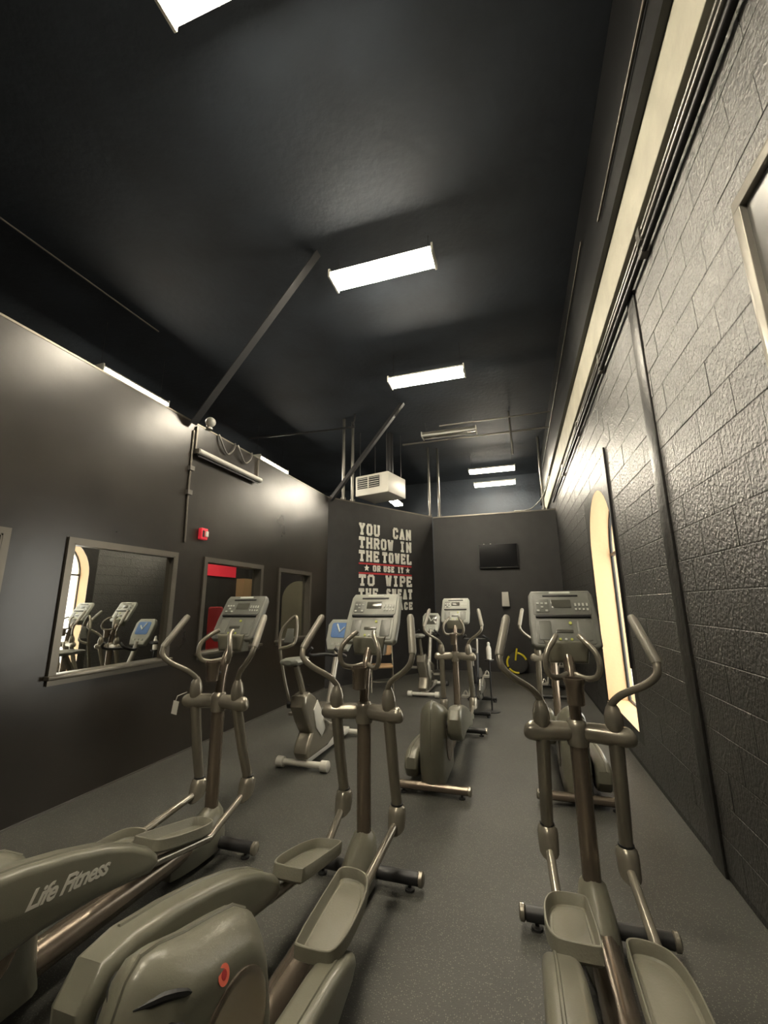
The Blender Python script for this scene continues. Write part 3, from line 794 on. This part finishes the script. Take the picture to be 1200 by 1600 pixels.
        d = 0.062
        rg = [[(x, y, -d) for x, y in shr(ou, 0.88, 0.95)], [(x, y, -d + 0.012) for x, y in ou], [(x, y, -0.003) for x, y in ou], [(x, y, 0) for x, y in shr(ou, 0.975, 0.99)],
              [(x, y, 0) for x, y in shr(ou, 0.925, 0.965)], [(x, y, -0.004) for x, y in inn], [(x, y, -d + 0.020) for x, y in shr(ou, 0.86, 0.93)], [(x, y, -d + 0.014) for x, y in fl]]
        Mt = Matrix.Translation((0, yf, zf)) @ Matrix.Rotation(tilt, 4, 'X')
        pd = MB().rings(rg).xf(Mt).build('pedal', 'pedal', o)
        mt = MB().rings([[(x, y, -d + 0.012) for x, y in shr(ou, 0.70, 0.80)], [(x, y, -d + 0.020) for x, y in shr(ou, 0.70, 0.80)], [(x, y, -d + 0.023) for x, y in shr(ou, 0.66, 0.785)]]).xf(Mt).build('tread', 'pedal', pd)
        # lever rod from joint under the pedal
        MB().tube([(s * 0.182, jy - 0.02, jz - 0.03), (s * 0.170, yf + 0.03, zf - 0.070), (s * 0.170, yf - 0.03, zf - 0.092), (s * 0.175, yr - 0.06, zr - 0.10)], 0.022, 12).build('lever_rod', 'taupe2', o)
        if hi:
            pf = [(-0.69, 0.345), (-0.70, 0.385), (-0.74, 0.425), (-0.86, 0.50), (-1.00, 0.563), (-1.16, 0.613), (-1.34, 0.655), (-1.50, 0.680), (-1.60, 0.670), (-1.66, 0.60), (-1.66, 0.50), (-1.60, 0.42), (-1.48, 0.385), (-1.25, 0.395), (-1.02, 0.375), (-0.82, 0.335), (-0.74, 0.318)]
            pf = [(y, z - 0.015) for y, z in pf]
            cz = 0.505
        else:
            pf = [(-0.77, 0.19), (-0.78, 0.225), (-0.84, 0.255), (-1.00, 0.285), (-1.2, 0.305), (-1.42, 0.31), (-1.58, 0.30), (-1.66, 0.25), (-1.68, 0.17), (-1.62, 0.09), (-1.48, 0.06), (-1.2, 0.075), (-0.95, 0.12), (-0.82, 0.15)]
            cz = 0.19
        cv = MB().rprism(pf, min(s * 0.135, s * 0.258), max(s * 0.135, s * 0.258), 0.030, 'x', 4).build('lever_cover', 'taupe', o)
        # seam ridge along the cover top
        k0 = pf[2:8]
        MB().tube([(s * 0.215, y, z + 0.0005) for y, z in k0], 0.006, 6).build('seam', 'taupe', cv)
        MB().lathe([(0.030, min(s * 0.10, s * 0.14)), (0.030, max(s * 0.10, s * 0.14))], (0, -1.52, cz), 'x', 14).build('crank_pin', 'darkmetal', cv)
        if lettering and s == 1:
            # pressed name on the outer face
            W = Matrix(((0, 0, 1, 0.2575), (1, 0, 0, -1.335), (0, 1, 0, 0.497), (0, 0, 0, 1)))
            W = W @ Matrix.Rotation(R(-9), 4, 'Z')
            fn_text('Life Fitness', 0.084, 'letter', cv, W)
    # drive housing with vents and side discs
    hp_ = [(-1.06, 0.045), (-1.085, 0.18), (-1.10, 0.32), (-1.14, 0.48), (-1.19, 0.575), (-1.26, 0.63), (-1.36, 0.665), (-1.48, 0.70), (-1.58, 0.738), (-1.635, 0.748), (-1.675, 0.72), (-1.715, 0.63), (-1.755, 0.48), (-1.772, 0.32), (-1.765, 0.16), (-1.73, 0.045)]
    hp_ = [(y, z if z < 0.5 else 0.5 + (z - 0.5) * 0.90) for y, z in hp_]
    hrings = []
    for x, k in ((-0.112, 0.62), (-0.108, 0.72), (-0.096, 0.80), (-0.060, 0.925), (-0.030, 0.985), (-0.012, 1.0), (0.012, 1.0), (0.030, 0.985), (0.060, 0.925), (0.096, 0.80), (0.108, 0.72), (0.112, 0.62)):
        hrings.append([(x, -1.42 + (y + 1.42) * k, 0.37 + (z - 0.37) * (k if z > 0.37 else (k + 2) / 3)) for y, z in hp_])
    tab = ((0.112, 0.62), (0.108, 0.72), (0.096, 0.80), (0.060, 0.925), (0.030, 0.985), (0.012, 1.0))
    def flank(y, z):                           # half width of the housing at a point of its side view
        d = Vector((y + 1.42, z - 0.37)); best = 0.3
        for k in range(len(hp_)):
            p = Vector((hp_[k - 1][0] + 1.42, hp_[k - 1][1] - 0.37)); e = Vector((hp_[k][0] + 1.42, hp_[k][1] - 0.37)) - p
            den = d.x * e.y - d.y * e.x
            if abs(den) < 1e-9: continue
            t = (p.x * e.y - p.y * e.x) / den; u = (p.x * d.y - p.y * d.x) / den
            if t > 0 and -1e-6 <= u <= 1.000001: best = 1 / t
        for (x0, k0), (x1, k1) in zip(tab[:-1], tab[1:]):
            if k0 <= best <= k1: return x0 + (x1 - x0) * (best - k0) / (k1 - k0)
        return 0.112 if best < 0.62 else 0.012
    hs = MB().rings(hrings).build('drive_housing', 'taupe', o, 55)
    MB().tube([(0, y, z + 0.001) for y, z in hp_[4:14]], 0.006, 6).build('seam', 'taupe', hs)
    for s in (-1, 1):
        MB().lathe([(0.178, s * 0.104), (0.178, s * 0.118), (0.166, s * 0.122), (0.155, s * 0.119), (0.02, s * 0.124)], (0, -1.40, 0.36), 'x', 40).build('crank_disc', 'bronze', hs)
        for i in range(4 if vents else 0):     # curved vent slots beside the rear ridge
            pts_ = []
            for t in range(6):
                u_ = t / 5
                y = -1.680 - 0.020 * i + 0.125 * u_; z = 0.655 - 0.050 * i + 0.02 * u_ - 0.06 * u_ * u_
                pts_.append((s * (flank(y, z) - 0.004), y, z))
            MB().tube(pts_, [0.003, 0.009, 0.011, 0.011, 0.009, 0.003], 8).build('vent', 'slot', hs)
    if sticker:
        sy, sz = -1.44, 0.575
        p0 = Vector((flank(sy, sz), sy, sz)); py_ = Vector((flank(sy + 0.03, sz), sy + 0.03, sz)) - p0; pz_ = Vector((flank(sy, sz + 0.03), sy, sz + 0.03)) - p0
        py_.normalize(); nn = py_.cross(pz_).normalized(); pz_ = nn.cross(py_)
        W = Matrix(((py_.x, pz_.x, nn.x, p0.x), (py_.y, pz_.y, nn.y, p0.y), (py_.z, pz_.z, nn.z, p0.z), (0, 0, 0, 1)))
        st = MB().lathe([(0.023, 0.0005), (0.023, 0.0022)], (0, 0, 0), 'z', 20).xf(W).build('sticker', 'coral', hs)
        tag(st, 'round coral sticker')
        MB().lathe([(0.011, 0.002), (0.011, 0.003)], (0, 0, 0), 'z', 12).xf(W).build('sticker_mark', 'red', hs)
    return o

elliptical((-2.05, 2.65, 0), 1, 'elliptical trainer nearest the left wall, with a white paper tag', rz=0, shell='panel_dark', lettering=True)
elliptical((-0.965, 2.65, 0), -1, 'middle front elliptical trainer with a coral sticker on its rear housing', shell='panel', sticker=True)
elliptical((0.25, 2.55, 0), -1, 'front elliptical trainer nearest the block wall and arched window', shell='panel_dark')
elliptical((-0.80, 5.60, 0), 1, 'elliptical trainer behind the middle one, its rounded rear housing facing us', shell='panel', vents=False)
elliptical((0.37, 5.72, 0), -1, 'elliptical trainer hidden behind the right front one', shell='panel', vents=False)

# paper tag hanging from the left machine
tg = empty('paper_tag', (-2.285, 2.50, 0.955), 0, 'white paper tag hanging beside the left elliptical', 'tag')
MB().box((0, 0, -0.055), (0.045, 0.004, 0.085), Matrix.Rotation(R(8), 3, 'Y')).build('card', 'white', tg)
MB().tube([(0.0, 0, -0.012), (0.012, 0.0, 0.02), (0.035, 0.06, 0.035)], 0.003, 6).build('string', 'white', tg)

# ------------------------------------------------------------------ upright bikes
def upright_bike(loc, rz, label, lever=True, stab='white', blue=True, group='upright bikes'):
    """rider faces +y; rear stabilizer at y = 0"""
    o = empty('upright_bike', loc, rz, label, 'exercise bike', group)
    r = MB().tube([(-0.24, 0, 0.055), (0.24, 0, 0.055)], 0.030, 12).build('stabilizer', stab, o)
    for s in (-1, 1): MB().lathe([(0.03, -0.045), (0.05, -0.035), (0.05, 0.035), (0.03, 0.045)], (s * 0.24, 0, 0.052), 'x', 16).build('end_cap', stab, r)
    f_ = MB().tube([(-0.22, 1.12, 0.055), (0.22, 1.12, 0.055)], 0.030, 12).build('stabilizer', stab, o)
    for s in (-1, 1): MB().lathe([(0.03, -0.045), (0.05, -0.035), (0.05, 0.035), (0.03, 0.045)], (s * 0.22, 1.12, 0.052), 'x', 16).build('wheel', 'rubber', f_)
    MB().rprism(rrect(-0.045, 0.045, 0.04, 0.11, 0.012, 3), 0.0, 1.12, 0.008, 'y').build('frame_beam', stab, o)
    body = MB().rprism([(-0.02, 0.10), (0.42, 0.10), (0.62, 0.16), (0.72, 0.30), (0.66, 0.46), (0.50, 0.52), (0.36, 0.50), (0.22, 0.52), (0.10, 0.66), (-0.02, 0.72), (-0.14, 0.70), (-0.16, 0.60), (-0.06, 0.44), (0.04, 0.32), (-0.03, 0.24), (-0.06, 0.16)], -0.085, 0.085, 0.035, 'x', 4).build('body', 'taupe2', o)
    MB().rprism([(0.04, 0.54), (0.10, 0.36), (0.24, 0.24), (0.32, 0.30), (0.24, 0.48), (0.12, 0.62)], 0.082, 0.094, 0.005, 'x', 2).build('side_panel', 'white', body)
    MB().rprism([(0.04, 0.54), (0.10, 0.36), (0.24, 0.24), (0.32, 0.30), (0.24, 0.48), (0.12, 0.62)], -0.094, -0.082, 0.005, 'x', 2).build('side_panel', 'white', body)
    MB().tube([(0, 0.04, 0.58), (0, -0.20, 1.00)], 0.036, 14, ell=0.8).build('seat_post', 'taupe2', o)
    sd = MB()
    rg = []
    for y, w, z0, z1 in ((-0.36, 0.05, 1.02, 1.06), (-0.34, 0.10, 1.005, 1.075), (-0.27, 0.118, 1.0, 1.08), (-0.19, 0.10, 1.0, 1.075), (-0.10, 0.05, 1.005, 1.07), (0.0, 0.032, 1.01, 1.06), (0.04, 0.02, 1.02, 1.05)):
        rg.append([(w * math.cos(a), y, (z0 + z1) / 2 + (z1 - z0) / 2 * math.sin(a)) for a in [2 * math.pi * i / 14 for i in range(14)]])
    sd.rings(rg).build('saddle', 'panel_dark', o)
    # pedals
    for s in (-1, 1):
        c = MB().tube([(s * 0.10, 0.26, 0.40), (s * 0.115, 0.26 - s * -0.13, 0.40 - s * 0.07)], 0.012, 8).build('crank', 'silver', o)
        MB().box((s * 0.175, 0.26 + s * 0.13, 0.40 - s * 0.07), (0.10, 0.09, 0.025)).build('pedal', 'silver', c)
    # front mast with handlebars and console
    MB().tube(catmull([(0, 0.58, 0.42), (0, 0.68, 0.70), (0, 0.78, 0.95), (0, 0.82, 1.08)], 4), 0.034, 12).build('mast', 'silver', o)
    for s in (-1, 1):
        MB().tube(catmull([(0, 0.76, 0.98), (s * 0.12, 0.70, 1.00), (s * 0.21, 0.56, 1.0), (s * 0.20, 0.44, 1.04), (s * 0.14, 0.42, 1.10)], 4), 0.018, 10).build('handlebar', 'rubber', o)
    m_ = Matrix.Translation((0, 0.82, 1.03)) @ Matrix.Rotation(R(-24), 4, 'X')
    c = MB().rprism([(-0.13, 0), (0.13, 0), (0.17, 0.12), (0.175, 0.32), (0.13, 0.39), (-0.13, 0.39), (-0.175, 0.32), (-0.17, 0.12)], -0.03, 0.04, 0.018, 'y').xf(m_).build('console', 'panel', o)
    MB().rprism(rrect(-0.115, 0.115, 0.15, 0.34, 0.03, 4), -0.036, -0.028, 0.003, 'y', 2).xf(m_).build('screen', 'blue' if blue else 'lcd', c)
    MB().tube([m_ @ Vector((-0.05, -0.036, 0.32)), m_ @ Vector((-0.0, -0.037, 0.22)), m_ @ Vector((0.06, -0.036, 0.28))], 0.012, 8).build('logo', 'key', c)
    for x in (-0.07, 0, 0.07): MB().box(m_ @ Vector((x, -0.032, 0.07)), (0.035, 0.012, 0.025)).build('key', 'key', c)
    if lever:
        l = MB().tube(catmull([(-0.17, 0.02, 0.58), (-0.21, -0.03, 0.80), (-0.235, -0.09, 1.05), (-0.24, -0.12, 1.22), (-0.22, -0.10, 1.34), (-0.12, -0.05, 1.46), (-0.08, -0.06, 1.40), (-0.07, -0.10, 1.22), (-0.12, -0.13, 1.17), (-0.24, -0.12, 1.14)], 5), 0.016, 10).build('arm_lever', 'taupe2', o)
        MB().rprism([(-0.20, 1.20), (-0.09, 1.20), (-0.09, 1.34), (-0.16, 1.34)], -0.115, -0.10, 0.005, 'y', 2).build('lever_pad', 'panel_dark', l)
        MB().lathe([(0.04, -0.19), (0.04, -0.10)], (0, 0.02, 0.58), 'x', 14).build('lever_pivot', 'darkmetal', l)
    return o
upright_bike((-2.13, 4.08, 0), 0, 'upright exercise bike with blue screen and pale feet near the left wall')
upright_bike((-1.66, 7.55, 0), 0, 'grey upright bike partly hidden behind the middle elliptical handles', lever=False, blue=False, stab='white')

# ------------------------------------------------------------------ spin bikes
def spin_bike(loc, rz, label):
    o = empty('spin_bike', loc, rz, label, 'exercise bike', 'spin bikes')
    for y, h in ((0.0, 0.25), (1.0, 0.24)):
        s = MB().tube([(-h, y, 0.05), (h, y, 0.05)], 0.03, 10, ell=0.7).build('stabilizer', 'black', o)
        for sx in (-1, 1): MB().lathe([(0.025, 0), (0.025, 0.03)], (sx * (h - 0.03), y, 0), 'z', 10).build('foot', 'rubber', s)
    MB().tube([(0, 0, 0.07), (0, 0.35, 0.34), (0, 0.62, 0.42), (0, 1.0, 0.07)], 0.035, 10).build('frame', 'darkmetal', o)
    MB().tube([(0, 0.42, 0.36), (0, 0.24, 0.66)], 0.03, 10).build('seat_tube', 'darkmetal', o)
    MB().tube([(0, 0.62, 0.42), (0, 0.74, 0.78)], 0.03, 10).build('head_tube', 'darkmetal', o)
    MB().tube([(0, 0.25, 0.64), (0, 0.18, 0.86)], 0.02, 10).build('seat_post', 'silver', o)
    MB().tube([(0, 0.73, 0.76), (0, 0.80, 1.0)], 0.02, 10).build('stem', 'silver', o)
    sd = []
    for y, w, z0, z1 in ((0.02, 0.05, 0.88, 0.92), (0.05, 0.085, 0.865, 0.93), (0.12, 0.08, 0.86, 0.93), (0.20, 0.045, 0.865, 0.92), (0.30, 0.02, 0.875, 0.905)):
        sd.append([(w * math.cos(a), y, (z0 + z1) / 2 + (z1 - z0) / 2 * math.sin(a)) for a in [2 * math.pi * i / 12 for i in range(12)]])
    MB().rings(sd).build('saddle', 'rubber', o)
    for s in (-1, 1):
        MB().tube(catmull([(0, 0.80, 1.0), (s * 0.12, 0.79, 1.0), (s * 0.20, 0.68, 1.01), (s * 0.17, 0.55, 1.05), (s * 0.13, 0.52, 1.08)], 4), 0.016, 10).build('handlebar', 'rubber', o)
    fw = MB().lathe([(0.10, -0.022), (0.235, -0.022), (0.245, -0.012), (0.245, 0.012), (0.235, 0.022), (0.10, 0.022)], (0, 0.86, 0.30), 'x', 32).build('flywheel', 'silver', o)
    MB().lathe([(0.10, -0.03), (0.10, 0.03)], (0, 0.86, 0.30), 'x', 20).build('hub', 'black', fw)
    MB().rprism([(0.30, 0.30), (0.42, 0.22), (0.86, 0.22), (0.94, 0.30), (0.86, 0.38), (0.42, 0.44)], 0.05, 0.085, 0.012, 'x').build('chain_guard', 'silver', o)
    for s in (-1, 1):
        c = MB().tube([(s * 0.09, 0.44, 0.33), (s * 0.105, 0.44 + s * 0.08, 0.33 + s * 0.14)], 0.014, 8).build('crank', 'silver', o)
        p = MB().box((s * 0.16, 0.44 + s * 0.08, 0.33 + s * 0.14), (0.10, 0.09, 0.03)).build('pedal', 'silver', c)
        MB().tube(catmull([(s * 0.12, 0.48 + s * 0.08, 0.33 + s * 0.14), (s * 0.16, 0.50 + s * 0.08, 0.40 + s * 0.14), (s * 0.20, 0.48 + s * 0.08, 0.33 + s * 0.14)], 4), 0.012, 8).build('toe_cage', 'silver', c)
    return o
spin_bike((-0.72, 6.52, 0), -3, 'silver and black spin bike in the aisle behind the second elliptical')
spin_bike((0.52, 7.9, 0), 0, 'spin bike farther back beside the block wall')
wb = empty('water_bottle', (-0.470, 6.87, 0.735), 0, 'white bottle standing upright on the spin bike side tray', 'bottle')
MB().lathe([(0.030, 0), (0.038, 0.01), (0.038, 0.16), (0.030, 0.19), (0.018, 0.21), (0.018, 0.25), (0.012, 0.26)], (0, 0, 0), 'z', 16).build('body', 'white', wb)
MB().lathe([(0.022, 0.21), (0.022, 0.245)], (0, 0, 0), 'z', 12).build('cap', 'key', wb)
bs = empty('side_stand', (-0.47, 6.87, 0), 0, 'thin black stand beside the spin bike holding a white bottle', 'stand')
MB().lathe([(0.12, 0), (0.12, 0.012), (0.02, 0.02)], (0, 0, 0), 'z', 20).build('base', 'black', bs)
MB().lathe([(0.012, 0.018), (0.012, 0.72)], (0, 0, 0), 'z', 10).build('pole', 'black', bs)
MB().lathe([(0.02, 0.715), (0.07, 0.72), (0.07, 0.735)], (0, 0, 0), 'z', 16).build('tray', 'black', bs)

# ------------------------------------------------------------------ tan chair, yellow wheel
ch = empty('folding_chair', (-2.55, 8.0, 0), 20, 'tan padded folding chair against the angled wall', 'chair')
MB().rprism(rrect(-0.20, 0.20, 0.60, 0.80, 0.06, 4), 0.17, 0.205, 0.012, 'y').build('backrest', 'tan', ch)
MB().rprism(rrect(-0.20, 0.20, -0.22, 0.18, 0.05, 4), 0.41, 0.45, 0.012, 'z').build('seat', 'tan', ch)
for s in (-1, 1):
    MB().tube(catmull([(s * 0.20, -0.26, 0.0), (s * 0.205, -0.02, 0.42), (s * 0.20, 0.19, 0.82)], 4), 0.012, 8).build('leg', 'taupe2', ch)
    MB().tube([(s * 0.18, 0.26, 0.0), (s * 0.19, -0.08, 0.42)], 0.012, 8).build('leg', 'taupe2', ch)
MB().tube([(-0.19, 0.20, 0.10), (0.19, 0.20, 0.10)], 0.009, 8).build('crossbar', 'taupe2', ch)
MB().tube([(-0.20, 0.19, 0.815), (0.20, 0.19, 0.815)], 0.012, 8).build('top_rail', 'taupe2', ch)
yw = empty('weight_wheel', (-0.10, 10.48, 0), 0, 'yellow and black wheel leaning on the back wall', 'wheel')
MB().lathe([(0.19, -0.03), (0.23, -0.025), (0.245, 0.0), (0.23, 0.025), (0.19, 0.03)], (0, 0.0, 0.245), 'y', 36).build('rim', 'rubber', yw)
for a0 in (20, 140, 215):
    MB().tube([(0.215 * math.cos(R(a0 + t)), -0.035, 0.245 + 0.215 * math.sin(R(a0 + t))) for t in range(0, 65, 8)], 0.022, 8).build('yellow_band', 'yellow', yw)
MB().lathe([(0.02, -0.02), (0.20, -0.015), (0.20, 0.015), (0.02, 0.02)], (0, 0, 0.245), 'y', 28).build('disc', 'black', yw)
MB().tube([(-0.03, -0.045, 0.30), (0.0, -0.05, 0.48), (0.02, -0.05, 0.56)], 0.02, 8).build('handle', 'yellow', yw)

# ------------------------------------------------------------------ adjoining room seen through the two far windows
struct('wall_partition', MB().box2((XA, 10.5, 0), (XL - 0.14 - 0.5, 10.62, 3.4)), 'wallback', 'grey partition of the adjoining room')
aw = MB(); pts = arch_pts(-6.25, -5.25, 0.02, 1.72)
aw.rprism(pts, 10.46, 10.5, 0.005, 'y', 1)
struct('trim_7', aw, 'archpanel', 'cream arched panel seen through the small window')
bn = empty('red_banner', (XA + 0.02, 9.2, 2.32), 0, 'red banner high on the wall of the adjoining room', 'banner')
MB().box2((0.0, -0.95, 0), (0.02, 0.65, 0.32)).build('cloth', 'red_glow', bn)
MB().tube([(0.012, -1.0, 0.325), (0.012, 0.7, 0.325)], 0.014, 8).build('rod', 'darkmetal', bn)
rb = empty('red_bench', (-6.6, 8.1, 0), 20, 'red padded gym bench in the adjoining room', 'bench')
MB().rprism(rrect(-0.16, 0.16, 0.45, 1.55, 0.05, 3), 0.14, 0.22, 0.02, 'y').build('back_pad', 'red', rb)
MB().rprism(rrect(-0.18, 0.18, -0.35, 0.14, 0.05, 3), 0.42, 0.50, 0.02, 'z').build('seat_pad', 'red', rb)
for x in (-0.15, 0.15):
    for y in (-0.3, 0.25): MB().tube([(x, y, 0), (x, y, 0.43)], 0.025, 8).build('leg', 'darkmetal', rb)
MB().tube([(0, 0.27, 0.1), (0, 0.27, 1.5)], 0.03, 8).build('upright', 'darkmetal', rb)
struct('trim_8', MB().box2((XA, 9.95, 0), (XA + 0.25, 10.4, 2.3)), 'tan', 'tan pier in the adjoining room')
